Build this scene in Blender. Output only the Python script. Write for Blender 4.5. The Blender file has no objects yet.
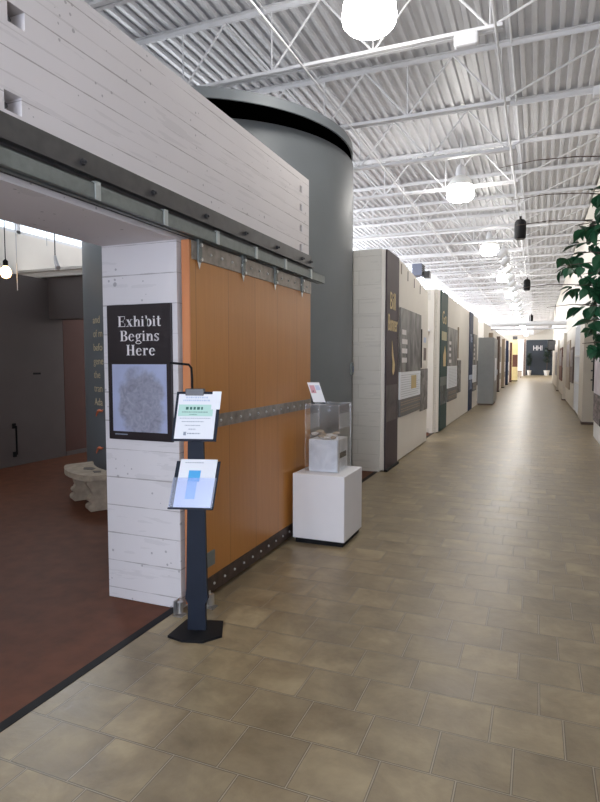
import bpy, bmesh, math, random
from mathutils import Vector, Matrix
random.seed(7)
S = bpy.context.scene
COL = S.collection
PI = math.pi

# ------------------------------------------------------------ camera
PITCH = math.atan(39/580); YAW = math.radians(22.18)
cd = bpy.data.cameras.new('camera'); cam = bpy.data.objects.new('camera', cd); COL.objects.link(cam)
cd.sensor_fit = 'VERTICAL'; cd.sensor_height = 36; cd.sensor_width = 36
cd.lens = 580/802*36; cd.clip_start = .05; cd.clip_end = 300
cam.location = (0, 0, 1.6)
cam.rotation_euler = (PI/2-PITCH, 0, YAW)
S.camera = cam

# ------------------------------------------------------------ light and exposure
S.view_settings.view_transform = 'Standard'; S.view_settings.look = 'None'
S.view_settings.gamma = 1; S.view_settings.use_curve_mapping = False
S.view_settings.exposure = 0.36
try:
    S.cycles.use_denoising = True; S.cycles.max_bounces = 8; S.cycles.diffuse_bounces = 5
    S.cycles.transparent_max_bounces = 12; S.cycles.sample_clamp_indirect = 6
except Exception: pass
W = bpy.data.worlds.new('sky'); S.world = W; W.use_nodes = True
bg = W.node_tree.nodes['Background']; bg.inputs[0].default_value = (.86, .92, 1, 1); bg.inputs[1].default_value = 2.2

def area(name, loc, rot, sx, sy, power, color, spread=PI):
    l = bpy.data.lights.new(name, 'AREA'); l.shape = 'RECTANGLE'; l.size = sx; l.size_y = sy
    l.energy = power; l.color = color; l.spread = spread
    o = bpy.data.objects.new(name, l); COL.objects.link(o); o.location = loc; o.rotation_euler = rot
    o.visible_camera = True
    return o
# added bluish front light at an invented glazed entrance behind the photographer (faces +Y)
area('entrance_daylight', (-.5, -3.35, 1.65), (PI/2, 0, 0), 3.0, 2.6, 160, (.72, .80, 1))
# daylight through the clerestory on the far left (faces +X, tipped a little up)
area('clerestory_daylight', (-7.85, 23.0, 4.45), (0, -PI/2-.35, 0), 1.2, 32, 1500, (.93, .96, 1))
area('clerestory_daylight', (-7.85, 58.0, 4.45), (0, -PI/2-.25, 0), 1.2, 34, 3800, (.95, .97, 1))
LAMP_E = 36.0

# ------------------------------------------------------------ materials
def new_mat(name):
    m = bpy.data.materials.new(name); m.use_nodes = True
    nt = m.node_tree; return m, nt, nt.nodes['Principled BSDF']
def N(nt, t, **k):
    n = nt.nodes.new(t)
    for a, b in k.items(): setattr(n, a, b)
    return n
def mth(nt, op, a, b=None, c=None):
    n = nt.nodes.new('ShaderNodeMath'); n.operation = op
    for i, v in enumerate((a, b, c)):
        if v is None: continue
        if hasattr(v, 'is_linked') or hasattr(v, 'links'): nt.links.new(v, n.inputs[i])
        else: n.inputs[i].default_value = v
    return n.outputs[0]
def mixc(nt, f, a, b, mode='MIX'):
    n = nt.nodes.new('ShaderNodeMix'); n.data_type = 'RGBA'; n.blend_type = mode
    if hasattr(f, 'links'): nt.links.new(f, n.inputs[0])
    else: n.inputs[0].default_value = f
    for s, v in ((6, a), (7, b)):
        if hasattr(v, 'links'): nt.links.new(v, n.inputs[s])
        else: n.inputs[s].default_value = (*v, 1)
    return n.outputs[2]
def mat(name, col, rough=.6, metal=0, var=.06, scale=6, bump=0, stretch=(1,1,1), spec=.5, emis=None, es=1, alpha=None):
    m, nt, p = new_mat(name)
    tc = N(nt, 'ShaderNodeTexCoord'); mp = N(nt, 'ShaderNodeMapping'); mp.inputs['Scale'].default_value = stretch
    nt.links.new(tc.outputs['Object'], mp.inputs[0])
    nz = N(nt, 'ShaderNodeTexNoise'); nz.inputs['Scale'].default_value = scale; nz.inputs['Detail'].default_value = 4
    nt.links.new(mp.outputs[0], nz.inputs['Vector'])
    lo = tuple(c*(1-var*2) for c in col); hi = tuple(min(1, c*(1+var*2)) for c in col)
    nt.links.new(mixc(nt, nz.outputs[0], lo, hi), p.inputs['Base Color'])
    p.inputs['Roughness'].default_value = rough; p.inputs['Metallic'].default_value = metal
    p.inputs['Specular IOR Level'].default_value = spec
    if bump:
        b = N(nt, 'ShaderNodeBump'); b.inputs['Strength'].default_value = bump; b.inputs['Distance'].default_value = .01
        nt.links.new(nz.outputs[0], b.inputs['Height']); nt.links.new(b.outputs[0], p.inputs['Normal'])
    if emis: p.inputs['Emission Color'].default_value = (*emis, 1); p.inputs['Emission Strength'].default_value = es
    return m
def xyz(nt):
    tc = N(nt, 'ShaderNodeTexCoord'); sp = N(nt, 'ShaderNodeSeparateXYZ'); nt.links.new(tc.outputs['Object'], sp.inputs[0])
    return tc.outputs['Object'], sp.outputs

def block_mat(name, base, joint, course, length, rough=.85, jw=.006, stain=.35, speck=.5, vert=True):
    """painted concrete laid in courses: thin uneven joints, pits, faint stains"""
    m, nt, p = new_mat(name); o, (x, y, z) = xyz(nt)
    L = nt.links
    nz = N(nt, 'ShaderNodeTexNoise'); nz.inputs['Scale'].default_value = 5; nz.inputs['Detail'].default_value = 8
    L.new(o, nz.inputs['Vector'])
    n2 = N(nt, 'ShaderNodeTexNoise'); n2.inputs['Scale'].default_value = 1.7; n2.inputs['Detail'].default_value = 3; L.new(o, n2.inputs['Vector'])
    zz = mth(nt, 'DIVIDE', mth(nt, 'ADD', z, 10.0), course)
    row = mth(nt, 'FLOOR', zz); fz = mth(nt, 'ABSOLUTE', mth(nt, 'SUBTRACT', mth(nt, 'FRACT', zz), .5))
    w = mth(nt, 'MULTIPLY', mth(nt, 'SUBTRACT', nz.outputs[0], .30), jw/course*3)
    line = mth(nt, 'GREATER_THAN', fz, mth(nt, 'SUBTRACT', .5, w))
    half = mth(nt, 'ABSOLUTE', mth(nt, 'SUBTRACT', mth(nt, 'FRACT', mth(nt, 'ADD', zz, .55)), .5))
    if not vert: line = mth(nt, 'MAXIMUM', line, mth(nt, 'MULTIPLY', mth(nt, 'MULTIPLY', mth(nt, 'GREATER_THAN', half, mth(nt, 'SUBTRACT', .505, mth(nt, 'MULTIPLY', w, 1.5))), mth(nt, 'GREATER_THAN', z, 2.4)), .35))
    if vert:
        xx = mth(nt, 'ADD', mth(nt, 'DIVIDE', mth(nt, 'ADD', mth(nt, 'ADD', x, y), 50.0), length), mth(nt, 'MULTIPLY', row, .5))
        fx = mth(nt, 'ABSOLUTE', mth(nt, 'SUBTRACT', mth(nt, 'FRACT', xx), .5))
        wn = N(nt, 'ShaderNodeTexWhiteNoise', noise_dimensions='2D'); cb = N(nt, 'ShaderNodeCombineXYZ')
        L.new(mth(nt, 'FLOOR', xx), cb.inputs[0]); L.new(row, cb.inputs[1]); L.new(cb.outputs[0], wn.inputs['Vector'])
        line = mth(nt, 'MAXIMUM', line, mth(nt, 'GREATER_THAN', fx, .5-jw/length))
        tone = wn.outputs[0]
    else: tone = n2.outputs[0]
    dark = tuple(c*.88 for c in base)
    c = mixc(nt, mth(nt, 'MULTIPLY', tone, stain), base, dark)
    pit = N(nt, 'ShaderNodeTexVoronoi'); pit.inputs['Scale'].default_value = 17; L.new(o, pit.inputs['Vector'])
    pits = mth(nt, 'MULTIPLY', mth(nt, 'LESS_THAN', pit.outputs['Distance'], mth(nt, 'MULTIPLY', mth(nt, 'SUBTRACT', nz.outputs[0], .43), .8)), speck)
    c = mixc(nt, pits, c, tuple(q*.45 for q in base))
    st = N(nt, 'ShaderNodeTexNoise'); st.inputs['Scale'].default_value = 3; st.inputs['Detail'].default_value = 7; sm = N(nt, 'ShaderNodeMapping'); sm.inputs['Scale'].default_value = (1, .6, 7); L.new(o, sm.inputs[0]); L.new(sm.outputs[0], st.inputs['Vector'])
    c = mixc(nt, mth(nt, 'MULTIPLY', mth(nt, 'GREATER_THAN', st.outputs[0], .62), .16), c, tuple(q*.5 for q in base))
    c = mixc(nt, mth(nt, 'MULTIPLY', line, .85), c, joint)
    L.new(c, p.inputs['Base Color']); p.inputs['Roughness'].default_value = rough
    b = N(nt, 'ShaderNodeBump'); b.inputs['Strength'].default_value = .5; b.inputs['Distance'].default_value = .01
    L.new(mth(nt, 'SUBTRACT', mth(nt, 'MULTIPLY', nz.outputs[0], .5), line), b.inputs['Height']); L.new(b.outputs[0], p.inputs['Normal'])
    return m

def tile_mat():
    m, nt, p = new_mat('slate_tile'); L = nt.links; o, (x, y, z) = xyz(nt)
    TW, TH = .2955, .283
    yy = mth(nt, 'DIVIDE', mth(nt, 'ADD', y, 100*TH-2.187), TH); row = mth(nt, 'FLOOR', yy); fy = mth(nt, 'FRACT', yy)
    xx = mth(nt, 'ADD', mth(nt, 'DIVIDE', mth(nt, 'ADD', x, 100*TW+.345), TW), mth(nt, 'MULTIPLY', mth(nt, 'SUBTRACT', row, 100), .333))
    fx = mth(nt, 'FRACT', xx)
    def edge(f, w): return mth(nt, 'GREATER_THAN', mth(nt, 'ABSOLUTE', mth(nt, 'SUBTRACT', f, .5)), .5-w)
    line = mth(nt, 'MAXIMUM', edge(fx, .008), edge(fy, .007))
    cb = N(nt, 'ShaderNodeCombineXYZ'); L.new(mth(nt, 'FLOOR', xx), cb.inputs[0]); L.new(row, cb.inputs[1])
    wn = N(nt, 'ShaderNodeTexWhiteNoise', noise_dimensions='2D'); L.new(cb.outputs[0], wn.inputs['Vector'])
    off = N(nt, 'ShaderNodeVectorMath', operation='ADD'); sc = N(nt, 'ShaderNodeVectorMath', operation='SCALE'); sc.inputs['Scale'].default_value = 9
    L.new(wn.outputs['Color'], sc.inputs[0]); L.new(o, off.inputs[0]); L.new(sc.outputs[0], off.inputs[1])
    nz = N(nt, 'ShaderNodeTexNoise'); nz.inputs['Scale'].default_value = 3.2; nz.inputs['Detail'].default_value = 9; nz.inputs['Roughness'].default_value = .62
    nz.inputs['Distortion'].default_value = .25
    L.new(off.outputs[0], nz.inputs['Vector'])
    r = N(nt, 'ShaderNodeValToRGB'); L.new(nz.outputs[0], r.inputs[0])
    e = r.color_ramp.elements
    e[0].position = .30; e[0].color = (.17, .125, .070, 1); e[1].position = .74; e[1].color = (.44, .35, .205, 1)
    q = e.new(.52); q.color = (.285, .22, .128, 1)
    c = mixc(nt, mth(nt, 'MULTIPLY', wn.outputs[0], .35), r.outputs[0], (.17, .135, .085))
    edge_shade = mth(nt, 'MAXIMUM', edge(fx, .020), edge(fy, .022))  # dark rim on each tile: joint shading painted into the colour
    c = mixc(nt, mth(nt, 'MULTIPLY', edge_shade, .65), c, (.09, .068, .042))
    c = mixc(nt, mth(nt, 'MULTIPLY', line, .8), c, (.40, .34, .25))
    L.new(c, p.inputs['Base Color'])
    L.new(mth(nt, 'ADD', mth(nt, 'MULTIPLY', nz.outputs[0], .25), .24), p.inputs['Roughness'])
    b = N(nt, 'ShaderNodeBump'); b.inputs['Strength'].default_value = .9; b.inputs['Distance'].default_value = .008
    L.new(mth(nt, 'SUBTRACT', mth(nt, 'MULTIPLY', nz.outputs[0], .8), line), b.inputs['Height']); L.new(b.outputs[0], p.inputs['Normal'])
    return m

def wood_mat(name, a, b_, boards=None):
    m, nt, p = new_mat(name); L = nt.links; o, (x, y, z) = xyz(nt)
    mp = N(nt, 'ShaderNodeMapping'); mp.inputs['Scale'].default_value = (14, 14, .9); L.new(o, mp.inputs[0])
    nz = N(nt, 'ShaderNodeTexNoise'); nz.inputs['Scale'].default_value = 2.2; nz.inputs['Detail'].default_value = 9; nz.inputs['Distortion'].default_value = .6
    L.new(mp.outputs[0], nz.inputs['Vector'])
    c = mixc(nt, nz.outputs[0], a, b_)
    if boards:
        fy = mth(nt, 'DIVIDE', mth(nt, 'ADD', y, 10), boards)
        wn = N(nt, 'ShaderNodeTexWhiteNoise', noise_dimensions='1D'); L.new(mth(nt, 'FLOOR', fy), wn.inputs['W'])
        c = mixc(nt, mth(nt, 'MULTIPLY', wn.outputs[0], .35), c, tuple(k*.75 for k in a))
        ln = mth(nt, 'GREATER_THAN', mth(nt, 'ABSOLUTE', mth(nt, 'SUBTRACT', mth(nt, 'FRACT', fy), .5)), .492)
        c = mixc(nt, mth(nt, 'MULTIPLY', ln, .6), c, tuple(k*.4 for k in a))
    L.new(c, p.inputs['Base Color']); p.inputs['Roughness'].default_value = .32
    return m

def photo_mat(name, dark, light, scale=5, contrast=.25, seed=0., stretch=(1,1,1)):
    """soft monochrome picture print"""
    m, nt, p = new_mat(name); L = nt.links; o, (x, y, z) = xyz(nt)
    mp = N(nt, 'ShaderNodeMapping'); mp.inputs['Scale'].default_value = stretch; mp.inputs['Location'].default_value = (seed, seed, seed); L.new(o, mp.inputs[0])
    nz = N(nt, 'ShaderNodeTexNoise'); nz.inputs['Scale'].default_value = scale; nz.inputs['Detail'].default_value = 6; nz.inputs['Distortion'].default_value = 1.2
    L.new(mp.outputs[0], nz.inputs['Vector'])
    r = N(nt, 'ShaderNodeValToRGB'); L.new(nz.outputs[0], r.inputs[0]); e = r.color_ramp.elements
    e[0].position = .5-contrast/2; e[0].color = (*dark, 1); e[1].position = .5+contrast/2; e[1].color = (*light, 1)
    L.new(r.outputs[0], p.inputs['Base Color']); p.inputs['Roughness'].default_value = .5
    return m

def glass_mat(name, tint=(1,1,1), mixv=.12, rough=.03, refl=(1,1,1)):
    m = bpy.data.materials.new(name); m.use_nodes = True; nt = m.node_tree; nt.nodes.clear()
    out = N(nt, 'ShaderNodeOutputMaterial'); t = N(nt, 'ShaderNodeBsdfTransparent'); t.inputs[0].default_value = (*tint, 1)
    g = N(nt, 'ShaderNodeBsdfGlossy'); g.inputs['Roughness'].default_value = rough; g.inputs[0].default_value = (*refl, 1)
    f = N(nt, 'ShaderNodeLayerWeight'); f.inputs[0].default_value = .5
    mx = N(nt, 'ShaderNodeMixShader'); nt.links.new(mth(nt, 'ADD', mth(nt, 'MULTIPLY', mth(nt, 'POWER', f.outputs['Facing'], 4.0), .6), mixv), mx.inputs[0])
    nt.links.new(t.outputs[0], mx.inputs[1]); nt.links.new(g.outputs[0], mx.inputs[2]); nt.links.new(mx.outputs[0], out.inputs[0])
    return m
def glow_mat(name, col, e):
    m = bpy.data.materials.new(name); m.use_nodes = True; nt = m.node_tree; p = nt.nodes['Principled BSDF']
    p.inputs['Base Color'].default_value = (*col, 1); p.inputs['Emission Color'].default_value = (*col, 1); p.inputs['Emission Strength'].default_value = e
    return m

M = dict(
  tile=tile_mat(),
  hallfloor=mat('oxide_floor', (.125, .042, .019), .6, var=.25, scale=7, bump=.1, spec=.25),
  concrete=block_mat('painted_concrete', (.72, .685, .69), (.36, .33, .32), .19, .8, vert=False, jw=.0042, speck=.75, stain=.9),
  block=block_mat('cream_block', (.72, .69, .63), (.56, .53, .47), .205, .82, jw=.005, stain=.45, speck=.25),
  white=mat('white_paint', (.74, .72, .71), .6, var=.03, scale=3),
  cream=mat('cream_paint', (.80, .755, .69), .65, var=.03, scale=2),
  wallr=mat('warm_white_wall', (.60, .55, .475), .7, var=.03, scale=2),
  deck=mat('deck_paint', (.60, .60, .62), .45, var=.05, scale=4),
  steelw=mat('white_steel', (.74, .74, .76), .45, var=.03, scale=8),
  column=mat('slate_grey_paint', (.165, .182, .195), .5, var=.05, scale=2),
  black=mat('black_paint', (.008, .008, .009), .6, var=.1, spec=.2),
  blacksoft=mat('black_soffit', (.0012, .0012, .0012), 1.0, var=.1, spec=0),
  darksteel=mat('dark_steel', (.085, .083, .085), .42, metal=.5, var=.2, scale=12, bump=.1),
  galv=mat('galvanised', (.19, .21, .20), .5, metal=.3, var=.12, scale=25),
  zinc=mat('dull_zinc', (.42, .45, .44), .5, metal=.3, var=.08, scale=20),
  chrome=mat('zinc_bright', (.62, .63, .64), .28, metal=.9, var=.05, scale=30),
  band=mat('weathered_steel_band', (.27, .24, .215), .4, metal=.6, var=.3, scale=18, bump=.2),
  bandlow=mat('rusty_steel_band', (.085, .058, .045), .45, metal=.5, var=.3, scale=18, bump=.2),
  wood=wood_mat('varnished_wood', (.42, .165, .032), (.56, .25, .06), .42),
  woodedge=wood_mat('wood_edge', (.55, .20, .08), (.66, .28, .13)),
  ped=mat('pedestal_paint', (.80, .79, .80), .45, var=.02, scale=4, bump=.03),
  acryl=glass_mat('acrylic', (.97, .975, .98), .035),
  pane=glass_mat('window_glass', (.95, .98, 1), .03),
  brushed=photo_mat('brushed_aluminium', (.55, .57, .62), (.86, .88, .92), 6, .5),
  stone=mat('garden_stone', (.44, .36, .27), .85, var=.2, scale=14, bump=.4),
  hallwall=mat('hall_dark_wall', (.135, .112, .105), .7, var=.06, scale=2),
  hallbrown=mat('hall_brown_wall', (.12, .055, .045), .7, var=.06, scale=2),
  navy=mat('stand_dark_blue', (.008, .013, .026), .55, var=.1, spec=.25),
  paper=mat('paper', (.84, .86, .90), .7, var=.01),
  mint=mat('mint_ink', (.50, .74, .66), .7, var=.02),
  ink=mat('grey_ink', (.30, .34, .42), .8, var=.05),
  paleink=mat('pale_blue_ink', (.55, .62, .78), .8, var=.03),
  lightink=mat('light_grey_ink', (.56, .57, .60), .8, var=.03),
  cyan=mat('cyan_ink', (.08, .42, .80), .7, var=.05),
  posterb=mat('poster_black', (.018, .012, .014), .45, var=.1),
  letters=mat('off_white_letters', (.78, .74, .74), .6, var=.01),
  gold=mat('gold_letters', (.66, .50, .24), .5, var=.08, scale=15),
  goldhall=mat('yellow_letters', (.66, .55, .36), .6, var=.05),
  orange=mat('orange_ribbon', (.80, .22, .10), .6, var=.1),
  plum=mat('plum_banner', (.060, .038, .045), .6, var=.08),
  green=mat('green_banner', (.012, .050, .045), .6, var=.08),
  blue=mat('navy_banner', (.015, .030, .085), .6, var=.08),
  locker=mat('grey_locker', (.30, .31, .31), .45, var=.04),
  leaf=mat('ficus_leaf', (.018, .080, .034), .35, var=.45, scale=5),
  darkleaf=mat('dark_leaf', (.010, .022, .012), .6, var=.3),
  bark=mat('bark', (.09, .06, .045), .85, var=.2, scale=30, bump=.4),
  soil=mat('soil', (.03, .02, .015), .95, var=.3, scale=40, bump=.5),
  terra=mat('pot_glaze', (.72, .68, .64), .5, var=.03),
  potdark=mat('dark_pot', (.10, .07, .05), .5, var=.1),
  slate=mat('slate_blue_wall', (.016, .023, .034), .5, var=.1, scale=1),
  yellow=mat('yellow_panel', (.82, .70, .38), .6, var=.05),
  brown=mat('brown_panel', (.13, .09, .075), .6, var=.1),
  tan=mat('tan_trim', (.36, .29, .22), .6, var=.05),
  grayp=mat('graphic_grey', (.16, .15, .15), .5, var=.1),
  maroon=mat('maroon_panel', (.15, .06, .045), .6, var=.1),
)
M['reflector'] = glow_mat('prismatic_reflector', (.75, .75, .73), .12)
M['glow'] = glow_mat('lamp_glow', (1, .97, .92), LAMP_E)
M['bulb'] = glow_mat('warm_bulb', (1, .60, .26), 9)
M['sketch'] = None

# ------------------------------------------------------------ geometry helpers
class MB:
    def __init__(s): s.b = bmesh.new()
    def box(s, x0, x1, y0, y1, z0, z1, bev=0):
        vs = [s.b.verts.new((x, y, z)) for z in (z0, z1) for (x, y) in ((x0, y0), (x1, y0), (x1, y1), (x0, y1))]
        fs = [s.b.faces.new([vs[i] for i in f]) for f in ((3,2,1,0), (4,5,6,7), (0,1,5,4), (1,2,6,5), (2,3,7,6), (3,0,4,7))]
        if bev:
            es = list({e for f in fs for e in f.edges})
            bmesh.ops.bevel(s.b, geom=es, offset=bev, segments=2, affect='EDGES', profile=.5)
        return s
    def prism(s, pts, axis, a, b):
        """pts: 2-D outline; axis 'x','y','z' is the extrusion direction from a to b"""
        def P(u, v, w): return {'x': (w, u, v), 'y': (u, w, v), 'z': (u, v, w)}[axis]
        A = [s.b.verts.new(P(u, v, a)) for u, v in pts]; B = [s.b.verts.new(P(u, v, b)) for u, v in pts]
        n = len(pts); s.b.faces.new(A); s.b.faces.new(B[::-1])
        for i in range(n): s.b.faces.new([A[i], B[i], B[(i+1) % n], A[(i+1) % n]])
        return s
    def tube(s, pts, r, seg=8, cap=True):
        pts = [Vector(p) for p in pts]; rs = r if isinstance(r, (list, tuple)) else [r]*len(pts)
        rings = []; up = None
        for i, p in enumerate(pts):
            d = (pts[min(i+1, len(pts)-1)]-pts[max(i-1, 0)]).normalized()
            if up is None: up = Vector((0, 0, 1)) if abs(d.z) < .9 else Vector((1, 0, 0))
            a = d.cross(up).normalized(); c = a.cross(d).normalized(); up = c
            rings.append([s.b.verts.new(p+(a*math.cos(t)+c*math.sin(t))*rs[i]) for t in [2*PI*k/seg for k in range(seg)]])
        for A, B in zip(rings, rings[1:]):
            for k in range(seg): s.b.faces.new([A[k], A[(k+1) % seg], B[(k+1) % seg], B[k]])
        if cap: s.b.faces.new(rings[0][::-1]); s.b.faces.new(rings[-1])
        return s
    def lathe(s, prof, cx=0, cy=0, cz=0, seg=24, a0=0, a1=2*PI, cap=True):
        full = abs(a1-a0-2*PI) < 1e-6; n = seg if full else seg+1; rings = []
        for r, z in prof:
            rings.append([s.b.verts.new((cx+r*math.cos(a0+(a1-a0)*k/seg), cy+r*math.sin(a0+(a1-a0)*k/seg), cz+z)) for k in range(n)])
        for A, B in zip(rings, rings[1:]):
            for k in range(seg): s.b.faces.new([A[k], A[(k+1) % n], B[(k+1) % n], B[k]])
        if full and cap:
            if prof[0][0] > 1e-4: s.b.faces.new(rings[0][::-1])
            if prof[-1][0] > 1e-4: s.b.faces.new(rings[-1])
        return s
    def poly(s, pts): s.b.faces.new([s.b.verts.new(p) for p in pts]); return s
    def build(s, name, m, parent=None, world=False, smooth=False):
        me = bpy.data.meshes.new(name)
        if world and parent:
            off = Vector((0, 0, 0)); q = parent
            while q: off += q.location; q = q.parent
            bmesh.ops.translate(s.b, verts=s.b.verts, vec=-off)
        bmesh.ops.remove_doubles(s.b, verts=s.b.verts, dist=1e-6)
        bmesh.ops.recalc_face_normals(s.b, faces=s.b.faces)
        s.b.to_mesh(me); s.b.free()
        if smooth:
            for f in me.polygons: f.use_smooth = True
            try: me.set_sharp_from_angle(angle=math.radians(40))
            except Exception: pass
        me.materials.append(m); o = bpy.data.objects.new(name, me); COL.objects.link(o)
        if parent: o.parent = parent
        return o
def tag(o, label, cat, group=None):
    o['label'] = label; o['category'] = cat
    if group: o['group'] = group
    return o
def thing(name, label, cat, loc=(0,0,0), rz=0, group=None):
    o = bpy.data.objects.new(name, None); COL.objects.link(o); o.location = loc; o.rotation_euler = (0, 0, rz); o.empty_display_size = .1
    return tag(o, label, cat, group)
def struct(name, mb, m, parent=None, smooth=False):
    o = mb.build(name, m, parent, smooth=smooth)
    if not parent: o['kind'] = 'structure'
    return o
def dup(root, loc, label=None, group=None, rz=None):
    r = root.copy(); COL.objects.link(r); r.location = loc
    if rz is not None: r.rotation_euler = (0, 0, rz)
    if label: r['label'] = label
    if group: r['group'] = group
    for ch in list(root.children):
        c = ch.copy(); COL.objects.link(c); c.parent = r
        for g in ch.children:
            d = g.copy(); COL.objects.link(d); d.parent = c
    return r
def text_obj(name, s, size, m, parent, place, depth=.002, sx=1.0, align='CENTER', fn=None):
    """lettering; place(u,v,w)->xyz in the parent's space with u to the right, v up, w outward"""
    cu = bpy.data.curves.new(name, 'FONT'); cu.body = s; cu.size = size; cu.align_x = align; cu.resolution_u = 3
    t = bpy.data.objects.new('tmp', cu); COL.objects.link(t)
    me = bpy.data.meshes.new_from_object(t); bpy.data.objects.remove(t); bpy.data.curves.remove(cu)
    b = bmesh.new(); b.from_mesh(me); bpy.data.meshes.remove(me)
    if depth:
        r = bmesh.ops.extrude_face_region(b, geom=b.faces[:]); bmesh.ops.translate(b, verts=[v for v in r['geom'] if isinstance(v, bmesh.types.BMVert)], vec=(0, 0, depth))
    for v in b.verts: v.co = Vector(place(v.co.x*sx, v.co.y, v.co.z))
    q = MB(); q.b.free(); q.b = b
    return q.build(name, m, parent)

# ------------------------------------------------------------ the setting
XW = -2.11; XP = -2.094; XR = 1.17; DECK = 5.66; YB = -3.5; YE = 77.5
struct('floor', MB().box(XW, 4.2, YB, YE, -.12, 0), M['tile'])
struct('floor', MB().box(-8.2, XW-.055, YB, YE, -.12, -.004), M['hallfloor'])
struct('trim_1', MB().box(XW-.055, XW, YB, 13.3, -.10, .003), M['black'])

# ceiling: ribbed metal deck, ribs run along the corridor
def deck(x0, x1, y0, y1):
    mb = MB(); pts = []; x = x0
    while x < x1-.01:
        pts += [(x, 0), (x+.052, 0), (x+.068, .045), (x+.138, .045)]; x += .1525
    pts.append((x, 0))
    A = [mb.b.verts.new((a, y0, DECK+z)) for a, z in pts]; B = [mb.b.verts.new((a, y1, DECK+z)) for a, z in pts]
    for i in range(len(pts)-1): mb.b.faces.new([A[i], A[i+1], B[i+1], B[i]])
    struct('ceiling', mb, M['deck'])
    struct('ceiling', MB().box(x0-.0, x, y0, y1, DECK+.06, DECK+.12), M['deck'])
    return x
SK0, SK1 = 25.0, 46.0      # invented long roof light over the left-hand exhibits, added for the bright glare
xa = deck(-8.235, -6.4, YB-.2, YE+.3); xb = deck(xa, -4.6, YB-.2, SK0); deck(xa, -4.6, SK1, YE+.3); deck(xb, 1.4, YB-.2, YE+.3)
fr = MB().box(xa, xa+.04, SK0, SK1, DECK, DECK+.16).box(xb-.04, xb, SK0, SK1, DECK, DECK+.16)
y = SK0
while y <= SK1: fr.box(xa, xb, y-.03, y+.03, DECK+.06, DECK+.14); y += 3
w3 = struct('window_3', fr, M['steelw'])
MB().box(xa, xb, SK0, SK1, DECK+.15, DECK+.16).build('window_pane', M['pane'], w3)

# right wall: upper part at the corridor, a painted shadow line along its lower edge, piers and boards below
struct('wall_right', MB().box(XR, XR+.25, YB, 50, 2.86, DECK), M['wallr'])
struct('wall_right', MB().box(1.9, 2.15, 50.1, YE, 0, DECK), M['wallr'])
struct('wall_right', MB().box(XR, 2.15, 50, 50.1, 2.86, DECK), M['wallr'])
struct('trim_2', MB().box(XR-.004, XR+.25, 14.1, 50, 2.80, 2.858), M['tan'])  # tan strip stands in for the shadow line under the fascia
mb = MB().box(XR, XR+.25, YB, 14.0, 0, 2.86)
struct('wall_right', mb, M['white'])
for q in ((1.10, 2.9, 16.45, 16.75, .07), (1.10, 1.35, 16.75, 18.0, .07), (1.13, 1.4, 20.6, 26.6, .05), (1.02, 1.9, 26.6, 27.1, .05), (1.13, 1.4, 27.1, 35.0, .05), (1.04, 1.9, 35.0, 35.5, .05), (1.13, 1.9, 35.5, 50, .05)):
    struct('wall_right', MB().box(*q, 2.80), M['wallr'])
mb = MB().box(1.09, 2.9, 16.43, 16.74, 0, .07).box(1.0, 1.9, 26.58, 27.08, 0, .05).box(1.02, 1.9, 34.98, 35.48, 0, .05)
struct('baseboard_right', mb, M['brown'])
struct('wall_right', MB().box(2.9, 3.1, 14.0, 16.5, 0, 2.86).box(XR+.25, 3.1, 13.9, 14.0, 0, 2.86).box(XR, 3.1, 14.0, 16.5, 2.86, 2.95), M['wallr'])
# glazed strip behind the second pier
wnd = MB(); 
for yy in (18.0, 18.62, 19.3, 19.95, 20.55): wnd.box(1.12, 1.2, yy, yy+.06, .08, 2.75)
for zz in (.08, .95, 1.75, 2.69): wnd.box(1.125, 1.19, 18.06, 20.55, zz, zz+.06)
w1 = struct('window_1', wnd, M['white'])
MB().box(1.15, 1.165, 18.03, 20.58, .1, 2.72).build('window_pane', M['pane'], w1)
struct('wall_right', MB().box(1.9, 2.0, 17.5, 21, 0, 2.8), mat('blue_room', (.16, .26, .42), .6))
struct('trim_3', MB().box(XR-.03, XR, 16.75, 18.0, 2.66, 2.8), M['brown'])

# outer wall with clerestory on the far left
struct('wall_left', MB().box(-8.2, -8.0, YB, YE, 0, 3.72).box(-8.2, -8.0, YB, YE, 5.15, DECK), M['cream'])
fr = MB(); y = YB
while y < YE:
    fr.box(-8.13, -8.05, y, y+.07, 3.72, 5.15); y += 1.8
fr.box(-8.13, -8.05, YB, YE, 3.72, 3.78).box(-8.13, -8.05, YB, YE, 5.09, 5.15)
w2 = struct('window_2', fr, M['steelw'])
MB().box(-8.10, -8.09, YB, YE, 3.74, 5.12).build('window_pane', M['pane'], w2)

# back wall with glazed entrance, invented to account for the bluish front light
struct('wall_back', MB().box(-8.2, -2.11, YB-.2, YB, 0, DECK).box(1.1, 1.4, YB-.2, YB, 0, DECK).box(-2.11, 1.1, YB-.2, YB, 3.0, DECK), M['wallr'])
fr = MB()
for xx in (-2.11, -1.07, -.03, 1.02): fr.box(xx, xx+.08, YB-.14, YB-.06, 0, 3)
fr.box(-2.11, 1.1, YB-.14, YB-.06, 2.2, 2.28).box(-2.11, 1.1, YB-.14, YB-.06, 2.92, 3.0)
d1 = struct('door_1', fr, M['black'])
MB().box(-2.1, 1.09, YB-.11, YB-.10, .02, 2.95).build('door_pane', M['pane'], d1)

# left wall of the corridor: header over the hall entrance and block pier
def header():
    y0, y1, zs, zt = 0.0, 5.365, 2.36, 3.36
    mb = MB().prism([(YB, 0), (-.5, 0), (-.5, zs), (3.10, zs), (3.10, 0), (y1, 0), (y1, zt), (YB, zt)], 'x', XW-.565, XP)
    return struct('wall_left', mb, M['concrete'])
hw = header()
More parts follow.
